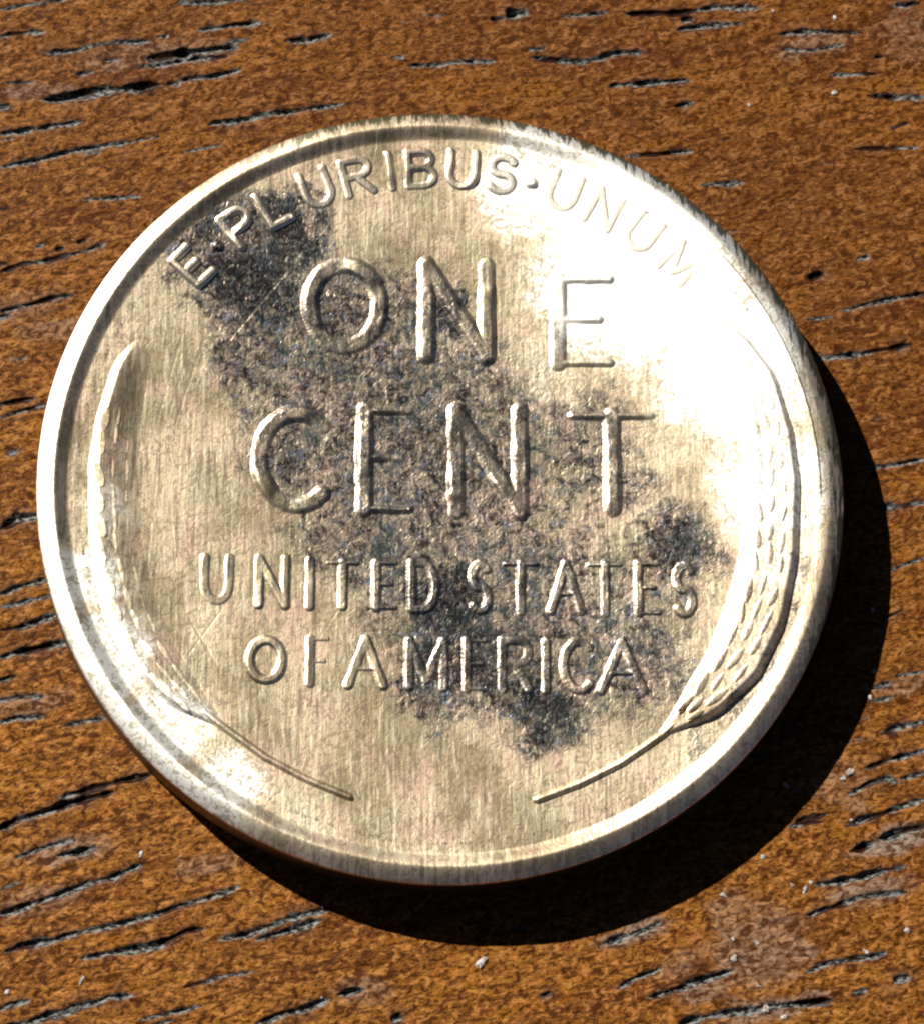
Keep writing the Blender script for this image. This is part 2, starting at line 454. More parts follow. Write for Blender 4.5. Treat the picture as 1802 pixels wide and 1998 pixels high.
def build_table():
    step = 0.034
    fx = np.arange(-13.6, 13.9, step); fy = np.arange(-14.6, 15.2, step)
    grow = np.cumsum(0.06 * 1.22 ** np.arange(34)); grow = grow[grow < 160]
    xs = np.r_[fx[0] - grow[::-1], fx, fx[-1] + grow]; ys = np.r_[fy[0] - grow[::-1], fy, fy[-1] + grow]
    X, Y = np.meshgrid(xs, ys)
    H = np.zeros_like(X); P = np.zeros_like(X); Q = np.zeros_like(X)
    wob = 0.05 * (fbm(X * 2.2, Y * 2.2, 5, 3) - 0.5)
    items = [(p, w * 0.88, 1.0) for p, w in PORES]
    cover = [np.array(p).mean(0) for p, w in PORES]
    for k in range(150):                    # the same kind of pores beyond the picture, and shallow ones anywhere
        x0 = rng.uniform(-13.4, 13.2); y0 = rng.uniform(-14.4, 15.0)
        out = abs(x0 - 0.4) > 12.0 or y0 > 13.3 or y0 < -13.0
        ln = rng.uniform(0.6, 3.2) if out else rng.uniform(0.25, 0.9)
        if not out and min(np.hypot(*(c - (x0, y0))) for c in cover) < 1.0: continue
        a = float(grain_angle(y0)) + rng.normal(0, 0.05)
        pts = [(x0 + t * ln * math.cos(a), y0 + t * ln * math.sin(a) + rng.normal(0, 0.02)) for t in np.linspace(0, 1, 5)]
        items.append((pts, rng.uniform(0.09, 0.17) if out else rng.uniform(0.04, 0.07), 1.0 if out else 0.5))
    for k, (pts, w, st) in enumerate(items):
        pts = np.array(pts, float)
        lo = pts.min(0) - 0.4; hi = pts.max(0) + 0.4
        i0, i1 = np.searchsorted(xs, [lo[0], hi[0]]); j0, j1 = np.searchsorted(ys, [lo[1], hi[1]])
        sl = (slice(j0, j1), slice(i0, i1))
        x = X[sl]; y = Y[sl]
        if x.size == 0: continue
        wa = wob[sl]
        d, side, al = dist_poly(x, y + wa * 0.9, pts)
        ln = max(0.2, np.hypot(*(pts[-1] - pts[0])))
        e = np.minimum(al, 1 - al) * ln
        var = 0.55 + 0.9 * vnoise(al * ln * 3.3 + 31 * k, al * 0 + k, 3)
        taper = np.clip(0.35 + e / 0.25, 0.35, 1) if ln > 0.4 else 1.0
        hw = 0.5 * w * var * taper + 0.012
        t = np.clip(d / hw, 0, 1)
        jit = 0.30 * (vnoise(x * 9, y * 13, 60 + k) - 0.5) + 0.3 * (vnoise(x * 3.5, y * 5, 61 + k) - 0.5)
        t = np.clip(d / hw + jit, 0, 1)
        dep = -1.1 * hw * (1 - t) ** 0.85 * (0.55 + 0.6 * vnoise(al * ln * 2.1 - 7 * k, al * 0 + 2 * k, 8)) * st
        H[sl] = np.minimum(H[sl], dep)
        Q[sl] = np.maximum(Q[sl], (1 - sstep(0.8, 3.6, d / hw + 2.6 * (vnoise(x * 2.2, y * 4.5, 70 + k) - 0.35))) * st)
        P[sl] = np.maximum(P[sl], (1 - sstep(0.65, 1.25, d / hw + jit)) * st * (0.6 + 0.4 * vnoise(x * 5, y * 5, 9)))
    # fine unevenness of the varnished surface, lying along the grain
    ca, sa = math.cos(0.2), math.sin(0.2)
    U = X * ca + Y * sa; V = -X * sa + Y * ca
    H += 0.030 * (fbm(U * 2.4, V * 5.5, 11, 3) - 0.5) + 0.016 * (vnoise(U * 7.5, V * 11.0, 15) - 0.5)
    film = np.zeros_like(X)
    for (cx, cy), (rx, ry), s in WASHED:
        a = grain_angle(cy); du = (X - cx) * math.cos(a) + (Y - cy) * math.sin(a); dv = -(X - cx) * math.sin(a) + (Y - cy) * math.cos(a)
        q = np.sqrt((du / rx) ** 2 + (dv / ry) ** 2) + 0.9 * (fbm(X * 1.6, Y * 3.0, 21, 3) - 0.5)
        film = np.maximum(film, s * (1 - sstep(0.5, 1.15, q)))
    ny, nx = X.shape
    v = np.stack([X, Y, H], -1).reshape(-1, 3)
    f = grid_faces(ny, nx)
    # sides and underside of the board
    ring = np.r_[np.arange(nx), np.arange(1, ny) * nx + nx - 1, (ny - 1) * nx + np.arange(nx - 2, -1, -1), np.arange(ny - 2, 0, -1) * nx]
    n0 = len(v); low = v[ring].copy(); low[:, 2] = -22.0
    a = np.arange(len(ring)); b = (a + 1) % len(ring)
    side = np.stack([ring[b], ring[a], n0 + a, n0 + b], -1)
    c0, c1, c2, c3 = 0, nx - 1, nx + ny - 2, 2 * nx + ny - 3
    bottom = np.array([[n0 + c0, n0 + c3, n0 + c2, n0 + c1]])
    v = np.vstack([v, low]); f = np.vstack([f, side, bottom])
    pad = np.zeros(len(ring))
    me = mesh_from('table_top', v, f, True, {'pore': np.r_[P.ravel(), pad], 'washed': np.r_[film.ravel(), pad], 'stain': np.r_[Q.ravel(), pad]})
    return me

def wood_material():
    M = NT('varnished_wood')
    tc = M.n('ShaderNodeTexCoord').outputs['Object']
    p = M.mapping(tc, scale=(1 / S,) * 3)
    g = M.mapping(p, rot=(0, 0, -0.2))
    g2 = M.mapping(g, scale=(0.45, 1.0, 1.0))
    g3 = M.mapping(g, scale=(0.12, 1.0, 1.0))
    grit = M.noise(M.mapping(M.mapping(p, rot=(0, 0, -0.36)), scale=(0.66, 1.0, 1.0)), 6.2, 3.0, 0.62, 1.0)
    fine = M.noise(g2, 17.0, 2.0, 0.55, 0.4)
    broad = M.noise(g3, 1.1, 3.0, 0.55, 0.3)
    patch = M.noise(g2, 0.55, 3.0, 0.55)
    fibre = M.noise(g3, 6.5, 3.0, 0.6, 0.2)
    sx = M.n('ShaderNodeSeparateXYZ'); M.l(p, sx.inputs[0])
    # the stain is redder and deeper towards the far right corner of the board
    drift = M.ramp(M.m('ADD', M.m('MULTIPLY', sx.outputs[0], 0.45), M.m('MULTIPLY', sx.outputs[1], 0.9)), -11.0, 14.0)
    base = M.mix(drift, (0.1317, 0.0501, 0.0077), (0.0782, 0.0271, 0.0050))
    base = M.mix(M.ramp(patch, 0.42, 0.68, 0.0, 0.55), base, (0.1572, 0.0579, 0.0060))
    base = M.mix(M.ramp(broad, 0.48, 0.66, 0.0, 0.70), base, (0.0628, 0.0185, 0.0041))
    base = M.mix(M.ramp(grit, 0.49, 0.38, 0.0, 0.92), base, (0.0282, 0.0070, 0.0006))
    base = M.mix(M.ramp(grit, 0.53, 0.62, 0.0, 0.75), base, M.mix(drift, (0.2464, 0.1057, 0.0265), (0.1614, 0.0689, 0.0221)))
    base = M.mix(M.ramp(fibre, 0.46, 0.32, 0.0, 0.70), base, (0.0314, 0.0082, 0.0012))
    base = M.mix(M.ramp(fine, 0.46, 0.37, 0.0, 0.85), base, (0.0252, 0.0064, 0.0008))
    base = M.mix(M.m('MULTIPLY', M.attr('stain'), 0.62), base, M.mix(M.ramp(grit, 0.36, 0.62), (0.0189, 0.0058, 0.0022), (0.1069, 0.0464, 0.0206)))
    w = M.attr('washed')
    wash = M.mix(M.ramp(grit, 0.40, 0.60), (0.0445, 0.0209, 0.0112), (0.170, 0.135, 0.110))
    base = M.mix(M.m('MULTIPLY', w, M.ramp(patch, 0.35, 0.60, 0.35, 0.95)), base, wash)
    pore = M.attr('pore')
    # pores beyond the traced part of the board
    rad = M.m('MAXIMUM', M.m('ABSOLUTE', sx.outputs[0]), M.m('ABSOLUTE', M.m('MULTIPLY', sx.outputs[1], 0.94)))
    far = M.ramp(rad, 13.6, 14.4)
    farp = M.m('MULTIPLY', far, M.ramp(M.noise(M.mapping(g, scale=(0.10, 1, 1)), 2.6, 2.0, 0.5), 0.60, 0.66))
    pm = M.m('MAXIMUM', pore, farp)
    fill = M.mix(M.ramp(fine, 0.42, 0.60), (0.0095, 0.0070, 0.0060), (0.105, 0.108, 0.102))
    fill = M.mix(M.ramp(M.noise(g2, 1.6, 2.0), 0.50, 0.60), fill, (0.0100, 0.0037, 0.0016))
    base = M.mix(M.ramp(pm, 0.15, 0.62), base, fill)
    M.l(base, M.bsdf.inputs['Base Color'])
    M.put(M.bsdf.inputs['Roughness'], M.ramp(M.noise(g2, 3.0, 2.0), 0.3, 0.7, 0.42, 0.62))
    M.bsdf.inputs['Specular IOR Level'].default_value = 0.06
    h = M.m('ADD', M.m('MULTIPLY', grit, 0.6), M.m('MULTIPLY', fine, 0.35))
    b = M.n('ShaderNodeBump'); b.inputs['Strength'].default_value = 0.55; b.inputs['Distance'].default_value = 0.060 * S
    M.l(h, b.inputs['Height']); M.l(b.outputs[0], M.bsdf.inputs['Normal'])
    return M.mat

# ------------------------------------------------------------------ coin metal
def metal_material(coin, name='toned_brass', wear=0.0):
    M = NT(name)
    tcn = M.n('ShaderNodeTexCoord'); tcn.object = coin
    p = M.mapping(tcn.outputs['Object'], scale=(1 / S,) * 3)
    flat = M.mapping(p, scale=(1, 1, 0))
    wv = M.vm('SCALE', M.vm('SUBTRACT', M.noise(flat, 1.3, 5.0, 0.62, 0.0, True), (0.5, 0.5, 0.5)), scale=2.0)
    q = M.mapping(M.vm('ADD', flat, wv), scale=(1, 1, 0))
    def spots(table, f0, f1, grow):
        acc = None
        for x, y, r, s in table:
            t = M.ramp(M.vm('DISTANCE', q, (x, y, 0.0)), f0 * r * grow, f1 * r * grow, s, 0.0)
            acc = t if acc is None else M.m('MAXIMUM', acc, t)
        return acc
    tone = spots(TONING, 0.40, 1.25, 1.42)
    tone = M.m('MULTIPLY', M.m('POWER', tone, 0.82), 1.0 - (0.65 if wear == 1.0 else 0.30 * wear))
    glare = spots(GLARE, 0.35, 1.15, 1.0)  # painted glare: paler, less toned metal where the highlight sits
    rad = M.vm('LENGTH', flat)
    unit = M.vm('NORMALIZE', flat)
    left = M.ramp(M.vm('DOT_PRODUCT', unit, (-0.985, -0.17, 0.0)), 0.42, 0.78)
    glare = M.m('MAXIMUM', glare, M.m('MULTIPLY', M.m('MULTIPLY', left, M.ramp(rad, 9.02, 9.16)), 0.97))  # highlight along the left rim, painted in the same way
    tone = M.m('MULTIPLY', tone, M.m('SUBTRACT', 1.0, M.m('MULTIPLY', glare, 0.7)))
    tone = M.m('MULTIPLY', tone, M.ramp(rad, 8.72, 8.92, 1.0, 0.12))
    worm = M.noise(flat, 5.6, 2.0, 0.55, 1.6)            # mottled skin of the tarnish
    worm2 = M.noise(flat, 11.0, 2.0, 0.5, 1.0)
    brush = M.noise(M.mapping(p, rot=(0, 0, 0.03), scale=(1, 0.14, 0.14)), 8.0, 3.0, 0.6, 0.3)   # hairlines, up and down the coin
    brush2 = M.noise(M.mapping(p, rot=(0, 0, -0.25), scale=(1, 0.06, 0.1)), 10.0, 2.0, 0.6, 0.2)
    cloud = M.noise(flat, 0.38, 4.0, 0.62)
    hs = M.n('ShaderNodeSeparateColor'); M.l(M.noise(flat, 0.8, 3.0, 0.6, 0.0, True), hs.inputs[0])
    hf = M.n('ShaderNodeSeparateColor'); M.l(M.noise(flat, 5.0, 2.0, 0.6, 0.5, True), hf.inputs[0])
    base = M.mix(M.ramp(cloud, 0.40, 0.60), (0.44, 0.345, 0.210), (0.84, 0.670, 0.455))
    base = M.mix(M.ramp(hs.outputs[0], 0.50, 0.66, 0.0, 0.6), base, (0.80, 0.54, 0.41))
    base = M.mix(M.ramp(hs.outputs[1], 0.50, 0.66, 0.0, 0.6), base, (0.58, 0.53, 0.34))
    base = M.mix(M.ramp(worm, 0.51, 0.38, 0.0, 0.50), base, (0.20, 0.155, 0.100))
    base = M.mix(M.ramp(brush2, 0.50, 0.36, 0.0, M.ramp(hs.outputs[2], 0.40, 0.58, 0.20, 0.75)), base, (0.26, 0.205, 0.135))
    base = M.mix(M.ramp(brush, 0.54, 0.68, 0.0, 0.65), base, (0.92, 0.78, 0.56))
    dark = M.mix(M.ramp(worm, 0.44, 0.62), (0.012, 0.012, 0.014), (0.165, 0.148, 0.132))
    dark = M.mix(M.ramp(hs.outputs[2], 0.48, 0.60, 0.0, 0.45), dark, (0.07, 0.115, 0.115))
    dark = M.mix(M.ramp(hf.outputs[0], 0.54, 0.66, 0.0, 0.6), dark, (0.15, 0.085, 0.095))
    dark = M.mix(M.ramp(hf.outputs[1], 0.56, 0.66, 0.0, 0.55), dark, (0.24, 0.26, 0.36))
    mott = M.ramp(M.m('ADD', M.m('MULTIPLY', M.noise(flat, 3.2, 4.0, 0.70, 0.8), 0.75), M.m('MULTIPLY', worm2, 0.25)), 0.30, 0.70)
    cover = M.m('SUBTRACT', M.m('MULTIPLY', tone, 0.86), mott)
    dark = M.mix(M.ramp(tone, 0.72, 0.95, 0.0, 0.72), dark, M.mix(M.ramp(worm, 0.46, 0.66), (0.010, 0.013, 0.017), (0.062, 0.078, 0.085)))
    tm = M.m('MULTIPLY', M.ramp(cover, -0.46, 0.34, 0.0, 0.95), M.ramp(tone, 0.02, 0.25))
    base = M.mix(M.m('MULTIPLY', tone, 0.60), base, M.mix(M.ramp(hs.outputs[0], 0.44, 0.56), (0.27, 0.245, 0.20), (0.36, 0.265, 0.225)))
    base = M.mix(tm, base, dark)
    bright = M.mix(M.ramp(glare, 0.35, 0.80), (0.86, 0.68, 0.47), (0.98, 0.95, 0.84))  # pale colour of the painted glare, warmer at its fringe
    bright = M.mix(M.ramp(worm, 0.50, 0.40, 0.0, M.m('MAXIMUM', M.ramp(glare, 0.80, 1.0, 0.90, 0.12), M.ramp(M.vm('DOT_PRODUCT', unit, (-0.80, -0.60, 0.0)), 0.55, 0.85, 0.0, 0.85))), bright, (0.50, 0.47, 0.35))
    rm = M.m('MULTIPLY', glare, M.m('ADD', M.ramp(worm2, 0.32, 0.55, 0.45, 1.0), M.m('MULTIPLY', glare, 0.35)), clamp=True)
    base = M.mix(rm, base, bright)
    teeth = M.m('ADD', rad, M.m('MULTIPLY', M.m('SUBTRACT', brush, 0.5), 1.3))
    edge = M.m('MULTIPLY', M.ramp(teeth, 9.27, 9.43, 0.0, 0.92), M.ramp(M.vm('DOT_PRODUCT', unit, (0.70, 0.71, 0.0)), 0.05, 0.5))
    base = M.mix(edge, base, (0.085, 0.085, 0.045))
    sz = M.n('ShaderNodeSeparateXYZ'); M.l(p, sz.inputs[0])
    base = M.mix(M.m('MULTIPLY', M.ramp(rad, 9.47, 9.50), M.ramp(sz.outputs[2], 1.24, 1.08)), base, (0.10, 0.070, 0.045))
    if wear: base = M.mix(0.5 if wear == 1.0 else wear * 0.24, base, (0.80, 0.70, 0.54))
    rough = M.m('SUBTRACT', M.m('ADD', 0.435 - 0.07 * min(1, 2 * wear), M.m('MULTIPLY', tone, -0.055 + 0.05 * min(1, 2 * wear))), M.m('MULTIPLY', glare, -0.075))
    scr = 0.0
    for (x0, y0), (x1, y1), s in SCRATCHES:
        an = math.atan2(y1 - y0, x1 - x0); L = math.hypot(x1 - x0, y1 - y0)
        mp = M.mapping(flat, loc=((x0 + x1) / 2, (y0 + y1) / 2, 0), rot=(0, 0, an), typ='TEXTURE')
        sp = M.n('ShaderNodeSeparateXYZ'); M.l(mp, sp.inputs[0])
        k = M.m('MULTIPLY', M.ramp(M.m('ABSOLUTE', sp.outputs[1]), 0.01, 0.045, 0.7 * abs(s), 0.0), M.ramp(M.m('ABSOLUTE', sp.outputs[0]), L * 0.30, L * 0.52, 1.0, 0.0))
        scr = M.m('MAXIMUM', scr, k)
    scr = M.m('MULTIPLY', scr, M.ramp(worm, 0.35, 0.55, 0.3, 1.0))
    M.l(M.mix(M.m('MULTIPLY', scr, 0.5), base, (0.45, 0.38, 0.27)), M.bsdf.inputs['Base Color'])
    M.bsdf.inputs['Metallic'].default_value = 1.0
    M.l(rough, M.bsdf.inputs['Roughness'])
    hgt = M.m('MULTIPLY', worm, M.m('ADD', 0.38, M.m('MULTIPLY', tone, 0.85)))
    hgt = M.m('ADD', hgt, M.m('MULTIPLY', worm2, 0.12))
    hgt = M.m('ADD', hgt, M.m('MULTIPLY', brush, M.ramp(hs.outputs[1], 0.38, 0.62, 0.15, 0.46)))
    hgt = M.m('ADD', hgt, M.m('MULTIPLY', brush2, 0.26))
    hgt = M.m('MULTIPLY', hgt, M.ramp(glare, 0.55, 0.98, 1.0, 0.38))
    hgt = M.m('SUBTRACT', hgt, M.m('MULTIPLY', scr, 0.35))
    b = M.n('ShaderNodeBump'); b.inputs['Strength'].default_value = 1.0; b.inputs['Distance'].default_value = 0.016 * S
    M.l(hgt, b.inputs['Height']); M.l(b.outputs[0], M.bsdf.inputs['Normal'])
    return M.mat

# ------------------------------------------------------------------ coin geometry
R_OUT = 9.52
def field_z(x, y):
    """the struck face: a shallow bowl, a little more dished towards the upper right, low unevenness"""
    r2 = x * x + y * y
    z = 1.00 + 0.0036 * r2
    u = np.clip((x * 0.94 + y * 0.34 - 0.5) / 7.5, 0, 1.2)
    z = z + 0.25 * u ** 2
    z = z + 0.014 * (fbm(x * 0.7 + 3, y * 0.5, 33, 3) - 0.5) + 0.004 * (fbm(x * 2.6, y * 1.1, 37, 2) - 0.5)
    return z

def build_disc():
    rs = np.r_[np.linspace(0.0, 8.95, 190), 9.0, 9.0, 0.0]
    th = np.linspace(0, 2 * np.pi, 513)[:-1]
    Rr, T = np.meshgrid(rs, th, indexing='ij')
    x = Rr * np.cos(T); y = Rr * np.sin(T); z = field_z(x, y)
    z[-3:] = np.array([0.6, 0.02, 0.02])[:, None]
    n = len(th); v = np.stack([x, y, z], -1).reshape(-1, 3)
    i = np.arange(len(rs) - 1)[:, None] * n; j = np.arange(n)[None]; j2 = (j + 1) % n
    f = np.stack([i + j, i + n + j, i + n + j2, i + j2], -1).reshape(-1, 4)
    return mesh_from('disc', v, f)

def build_rim():
    th = np.linspace(0, 2 * np.pi, 1025)[:-1]
    rows = []
    zt = 1.435 + 0.45 * np.maximum(0, field_z(8.8 * np.cos(th), 8.8 * np.sin(th)) - 1.28)
    for k, r in enumerate(np.linspace(8.50, 9.505, 44)):
        rr = r + 0.016 * (fbm(th * 6, th * 0 + r, 41, 3) - 0.5)
        x = rr * np.cos(th); y = rr * np.sin(th); fz = field_z(x, y)
        z = fz + (zt - fz) * sstep(8.78, 9.16, r) - 0.190 * (max(0.0, r - 9.12) / 0.385) ** 1.5
        z = z + 0.010 * (fbm(th * 9, th * 0 + r * 2, 45, 3) - 0.5) * sstep(8.6, 8.8, r) - 0.004 * (k == 0)
        rows.append(np.stack([x, y, z], -1))
    z0 = rows[-1][:, 2]
    for r, f in ((9.52, 0.96), (9.527, 0.90), (9.53, 0.80), (9.53, 0.30), (9.52, 0.18), (9.47, 0.09), (9.36, 0.03), (9.2, 0.0), (8.9, 0.0)):
        rows.append(np.stack([r * np.cos(th), r * np.sin(th), z0 * f], -1))
    prof = rows
    v = np.concatenate(rows); n = len(th)
    i = np.arange(len(prof) - 1)[:, None] * n; j = np.arange(n)[None]; j2 = (j + 1) % n
    f = np.stack([i + j, i + n + j, i + n + j2, i + j2], -1).reshape(-1, 4)
    return mesh_from('rim', v, f)

def relief(name, dfun, lo, hi, H, hw, mat, parent, step=0.04, pw=0.75, flanks=None):
    """a raised shape standing on the struck face; dfun gives the distance from its centre line in units of its half width"""
    xs = np.arange(lo[0], hi[0] + step, step); ys = np.arange(lo[1], hi[1] + step, step)
    X, Y = np.meshgrid(xs, ys)
    d = dfun(X, Y)
    if flanks: top, d = flanks(X, Y); top = top * H
    else: top = H * sstep(0, 1, (1 - d) / pw)
    if name == 'letter': top = top * (0.42 + 0.92 * sstep(0.28, 0.70, fbm(X * 1.1 + 5, Y * 1.1, 77, 2)))
    z = field_z(X, Y) + top - 0.006 - np.clip(d - 1, 0, 1) * 0.10
    v = np.stack([X, Y, z], -1).reshape(-1, 3)
    f = grid_faces(*X.shape, keep=d < 1.03)
    v, f, _ = compact(v, f)
    return link(name, mesh_from(name, v, f), mat, parent)

def arc(cx, cy, rx, ry, a0, a1, n=18):
    t = np.radians(np.linspace(a0, a1, n))
    return [(cx + rx * math.cos(a), cy + ry * math.sin(a)) for a in t]

GLYPH = {
 'O': [arc(.5, .5, .5, .5, 0, 360, 30)],
 'N': [[(0, 0), (0, 1)], [(0, 1), (1, 0)], [(1, 0), (1, 1)]],
 'E': [[(0, 0), (0, 1)], [(0, 1), (1, 1)], [(0, .52), (.8, .52)], [(0, 0), (1, 0)]],
 'C': [arc(.58, .5, .58, .5, 48, 312, 24)],
 'T': [[(.5, 0), (.5, 1)], [(0, 1), (1, 1)]],
 'U': [[(0, 1), (0, .38)] + arc(.5, .38, .5, .38, 180, 360, 14) + [(1, 1)]],
 'I': [[(.5, 0), (.5, 1)]],
 'D': [[(0, 0), (0, 1)], [(0, 1), (.45, 1)] + arc(.45, .5, .55, .5, 90, -90, 14) + [(0, 0)]],
 'S': [arc(.5, .74, .46, .26, 35, 245, 12) + arc(.5, .26, .46, .26, 65, -145, 12)],
 'A': [[(0, 0), (.5, 1)], [(.5, 1), (1, 0)], [(.2, .36), (.8, .36)]],
 'F': [[(0, 0), (0, 1)], [(0, 1), (1, 1)], [(0, .5), (.8, .5)]],
 'M': [[(.06, 0), (.06, 1)], [(.06, 1), (.5, .15)], [(.5, .15), (.94, 1)], [(.94, 1), (.94, 0)]],
 'R': [[(0, 0), (0, 1)], [(0, 1), (.6, 1)] + arc(.6, .76, .4, .24, 90, -90, 10) + [(0, .52)], [(.45, .52), (1, 0)]],
 'P': [[(0, 0), (0, 1)], [(0, 1), (.6, 1)] + arc(.6, .74, .4, .26, 90, -90, 10) + [(0, .48)]],
 'L': [[(0, 1), (0, 0)], [(0, 0), (1, 0)]],
 'B': [[(0, 0), (0, 1)], [(0, 1), (.55, 1)] + arc(.55, .77, .38, .23, 90, -90, 9) + [(0, .54)], [(.5, .54)] + arc(.58, .27, .42, .27, 90, -90, 9) + [(0, 0)]],
}

def letter(strokes, hw, H, mat, coin, name='letter'):
    pts = np.concatenate([np.array(s) for s in strokes])
    lo = pts.min(0) - hw * 1.5; hi = pts.max(0) + hw * 1.5
    def dfun(X, Y):
        d = np.full(X.shape, 9.0)
        for s in strokes:
            level = len(s) == 2 and abs(s[0][1] - s[1][1]) < 0.12 and abs(s[0][0] - s[1][0]) > 0.1
            d = np.minimum(d, dist_poly(X, Y, s)[0] / hw + (0.42 if level else 0.0))
        return d + 0.10 * (vnoise(X * 6, Y * 6, 51) - 0.5)
    o = relief(name, dfun, lo, hi, H, hw, mat, coin, 0.033 if hw > 0.17 else 0.025, 0.62)
    return o

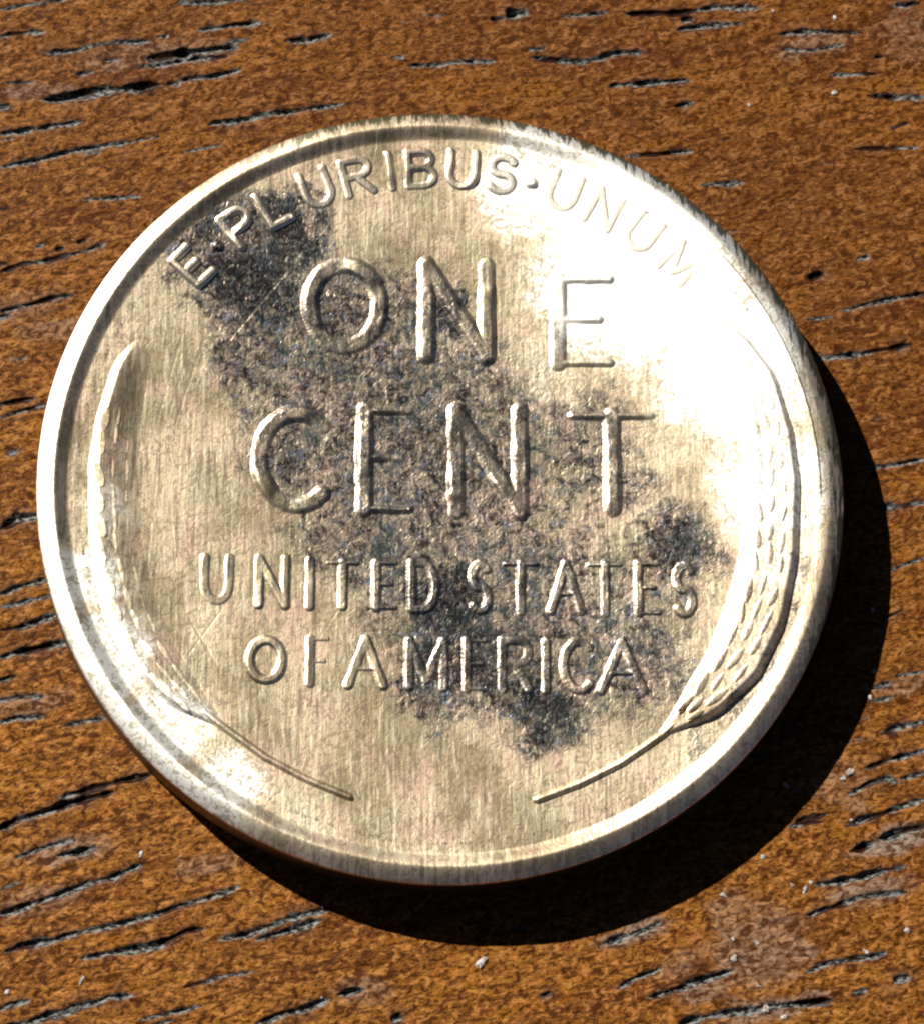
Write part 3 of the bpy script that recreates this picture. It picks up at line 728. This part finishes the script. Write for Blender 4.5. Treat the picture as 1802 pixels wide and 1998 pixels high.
def build_coin():
    coin = bpy.data.objects.new('coin', None); COL.objects.link(coin)
    coin.empty_display_size = 0.01
    coin['label'] = 'brassy one cent coin with dark toned patches lying tails up on brown wood'
    coin['category'] = 'coin'
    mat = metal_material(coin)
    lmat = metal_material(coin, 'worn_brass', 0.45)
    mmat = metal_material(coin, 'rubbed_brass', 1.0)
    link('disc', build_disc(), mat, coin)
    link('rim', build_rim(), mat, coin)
    for lst, hw, H in ((BIG, 0.26, 0.066), (SMALL, 0.150, 0.048)):
        for c, x0, x1, yb, yt in lst:
            k = hw * 0.7
            a, b, lo, hi = x0, x1, yb + k, yt - k
            if c == 'I': a = b = (x0 + x1) / 2
            st = [[(a + (b - a) * u, lo + (hi - lo) * v) for u, v in s] for s in GLYPH[c]]
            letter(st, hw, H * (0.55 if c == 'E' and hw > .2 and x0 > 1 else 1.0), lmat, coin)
    # motto on an arc under the rim
    motto = [('E', -48.1), ('.', -42.5), ('P', -37.2), ('L', -30.6), ('U', -22.2), ('R', -14.9), ('I', -9.2), ('B', -3.9), ('U', 3.3), ('S', 10.2), ('.', 15.4), ('U', 21.2), ('N', 28.8), ('U', 36.6), ('M', 45.2)]
    for c, ang in motto:
        a = math.radians(ang); R = 7.80 if c != '.' else 8.02
        ex = (math.cos(a), -math.sin(a)); ey = (math.sin(a), math.cos(a))
        if c == '.':
            x, y = R * ey[0], R * ey[1]
            o = letter([[(x - 0.02, y), (x + 0.02, y)]], 0.16, 0.08, mat, coin, 'dot'); continue
        w = {'I': 0.0, 'M': 0.80, 'E': 0.52, 'L': 0.50}.get(c, 0.62); h = 0.86
        st = [[((R + (v - .5) * h + .27) * ey[0] + (u - .5) * w * ex[0], (R + (v - .5) * h + .27) * ey[1] + (u - .5) * w * ex[1]) for u, v in s] for s in GLYPH[c]]
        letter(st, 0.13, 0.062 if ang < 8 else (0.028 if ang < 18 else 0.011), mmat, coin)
    # wheat ears
    def resample(p, n):
        p = np.array(p); L = np.r_[0, np.cumsum(np.hypot(*np.diff(p, axis=0).T))]; t = np.linspace(0, L[-1], n)
        return np.stack([np.interp(t, L, p[:, 0]), np.interp(t, L, p[:, 1])], -1)
    n = 41
    out = resample(EAR_OUT, n); inn = resample(EAR_IN, n)
    out += 0; mid = (out + inn) / 2; half = np.hypot(*(out - inn).T) / 2
    tt = np.linspace(0, 1, n); half = np.maximum(half, 0.10)
    # a grain: low pointed dome
    a = np.linspace(0, 2 * np.pi, 15)[:-1]; rr = np.array([1.0, .86, .62, .34]); zz = np.array([-.35, .45, .82, .97])
    kv = [(0, 0, 1.0)]; kf = []
    for q, z in zip(rr, zz):
        for t in a:
            s = 1 - 0.35 * max(0, math.cos(t))
            kv.append((q * math.cos(t), q * math.sin(t) * s, z))
    m = len(a)
    tri = []
    for r in range(3):
        for k in range(m):
            i0 = 1 + r * m + k; i1 = 1 + r * m + (k + 1) % m
            kf.append((i0, i1, i1 + m, i0 + m))
    for k in range(m): tri.append((1 + 3 * m + k, 1 + 3 * m + (k + 1) % m, 0))
    kme = bpy.data.meshes.new('kernel')
    kme.from_pydata([(x * S, y * S, z * S) for x, y, z in kv], [], [tuple(f) for f in kf] + tri); kme.update()
    kme.polygons.foreach_set('use_smooth', [True] * len(kme.polygons)); kme.materials.append(mat)
    for sx in (1, -1):
        def dfun(X, Y):
            d, side, al = dist_poly(X * sx / (1.0 if sx > 0 else 0.985), Y, mid)
            hw = np.interp(al, tt, half)
            return d / hw
        lo = (mid.min(0) - 0.9); hi = (mid.max(0) + 0.9)
        if sx < 0: lo, hi = np.array([-hi[0], lo[1]]), np.array([-lo[0], hi[1]])
        H0 = 0.20
        xs = np.arange(lo[0], hi[0], 0.04); ys = np.arange(lo[1], hi[1], 0.04)
        po, pi = (0.30, 0.55) if sx > 0 else (0.48, 1.95)
        Hs = H0 if sx > 0 else 0.125
        def flanks(X, Y):
            d, side, al = dist_poly(X * sx / (1.0 if sx > 0 else 0.985), Y, mid)
            d = d / np.interp(al, tt, half); s = d * np.where(side < 0, 1, -1)
            return np.minimum(sstep(0, 1, (1 - s) / po), sstep(0, 1, (1 + s) / pi)) * np.clip(np.interp(al, tt, half) / 0.5, 0.15, 1) * (1 if sx > 0 else 1 - sstep(0.82, 0.93, al)), d
        ear = relief('wheat_ear', dfun, lo, hi, Hs, 1, mat, coin, 0.04, 0.60, flanks)
        stalk = np.array(STALK) * (sx if sx > 0 else -0.985, 1)
        stalk = np.vstack([stalk, mid[2] * (sx, 1)])
        relief('stalk', lambda X, Y: dist_poly(X, Y, stalk)[0] / 0.11, stalk.min(0) - .3, stalk.max(0) + .3, 0.085, .1, mat, coin, 0.03)
        rk = random.Random(3 + sx)
        for row in range(14):
            t = 0.10 + 0.76 * row / 13 + rk.uniform(-.008, .008)
            k = t * (n - 1); k0 = int(k); fr = k - k0
            c = mid[k0] * (1 - fr) + mid[k0 + 1] * fr; dirv = mid[min(k0 + 2, n - 1)] - mid[max(k0 - 1, 0)]
            an = math.atan2(dirv[1], dirv[0]); nrm = np.array([-math.sin(an), math.cos(an)])
            hw = float(np.interp(t, tt, half))
            for ci, off in enumerate((-0.40, 0.0, 0.40)):
                if (hw < 0.3 and ci == 1) or (sx < 0 and t > 0.80): continue
                cc = c + nrm * off * hw + np.array([math.cos(an), math.sin(an)]) * (0.14 if ci == 1 else -0.10)
                cc = cc * (sx, 1)
                o = bpy.data.objects.new('kernel', kme); COL.objects.link(o); o.parent = ear
                an2 = an + off * 0.30 + rk.uniform(-.14, .14)
                if sx < 0: an2 = math.pi - an2
                dn = abs(off)
                hz = float(field_z(np.array([cc[0]]), np.array([cc[1]]))[0]) + (H0 * min(1, hw / 0.5) if sx > 0 else Hs * min(1, hw / 0.5) * np.interp(off, [-0.4, 0, 0.4], [0.98, 0.66, 0.30])) - 0.012
                o.location = (cc[0] * S, cc[1] * S, hz * S)
                o.rotation_euler = (0, 0, an2)
                o.scale = (0.36 * rk.uniform(.75, 1.15), min(0.100, 0.20 * hw) * rk.uniform(.7, 1.25), (0.026 if sx > 0 else (0.004 if t > 0.25 else 0.012)) * (1.0 if t < 0.62 else 0.45) * rk.uniform(.7, 1.2))
    return coin

# ------------------------------------------------------------------ build
wood = wood_material()
table = link('table_top', build_table(), wood)
table['kind'] = 'structure'
table['label'] = 'varnished brown wooden table top with dark open pores under the coin'

coin = build_coin()
coin.location = (0, 0, 0.018 * S)

# dust
D = NT('pale_dust')
tcd = D.n('ShaderNodeTexCoord').outputs['Object']
nz = D.noise(D.mapping(tcd, scale=(1 / S,) * 3), 9.0, 2.0)
D.l(D.mix(D.ramp(nz, 0.35, 0.65), (0.12, 0.09, 0.07), (0.29, 0.27, 0.26)), D.bsdf.inputs['Base Color'])
D.bsdf.inputs['Roughness'].default_value = 0.8
dv = []; df = []
rd = random.Random(11)
specks = list(SPECKS)
for k in range(22):
    specks.append((rd.uniform(-13, 13), rd.uniform(-14, 14.5), rd.uniform(.02, .04), rd.uniform(.015, .03), rd.uniform(0, 180), .6))
for x, y, a, b, an, s in specks:
    if math.hypot(x, y) < 9.75: continue
    an = math.radians(an); base = len(dv); n = 9
    a, b = a * 0.85, b * 0.85; h = 0.40 * min(a, b)
    for ring, (q, z) in enumerate(((1.0, -0.02), (0.85, h * .6), (0.45, h))):
        for k in range(n):
            t = 2 * math.pi * k / n; w = q * rd.uniform(.45, 1.2)
            px, py = a * w * math.cos(t), b * w * math.sin(t)
            dv.append((x + px * math.cos(an) - py * math.sin(an), y + px * math.sin(an) + py * math.cos(an), z + rd.uniform(-.1, .1) * h))
    for r in range(2):
        for k in range(n):
            i0 = base + r * n + k; i1 = base + r * n + (k + 1) % n
            df.append((i0, i1, i1 + n, i0 + n))
    dv.append((x, y, h * 1.05)); ci = len(dv) - 1
    for k in range(n): df.append((base + 2 * n + k, base + 2 * n + (k + 1) % n, ci, ci))
dme = bpy.data.meshes.new('dust')
dme.from_pydata([(a * S, b * S, c * S) for a, b, c in dv], [], [tuple(dict.fromkeys(f)) for f in df]); dme.update()
dust = link('dust', dme, D.mat)
dust['kind'] = 'stuff'
dust['label'] = 'scattered pale dust specks lying on the brown wooden table top'
dust['category'] = 'dust'
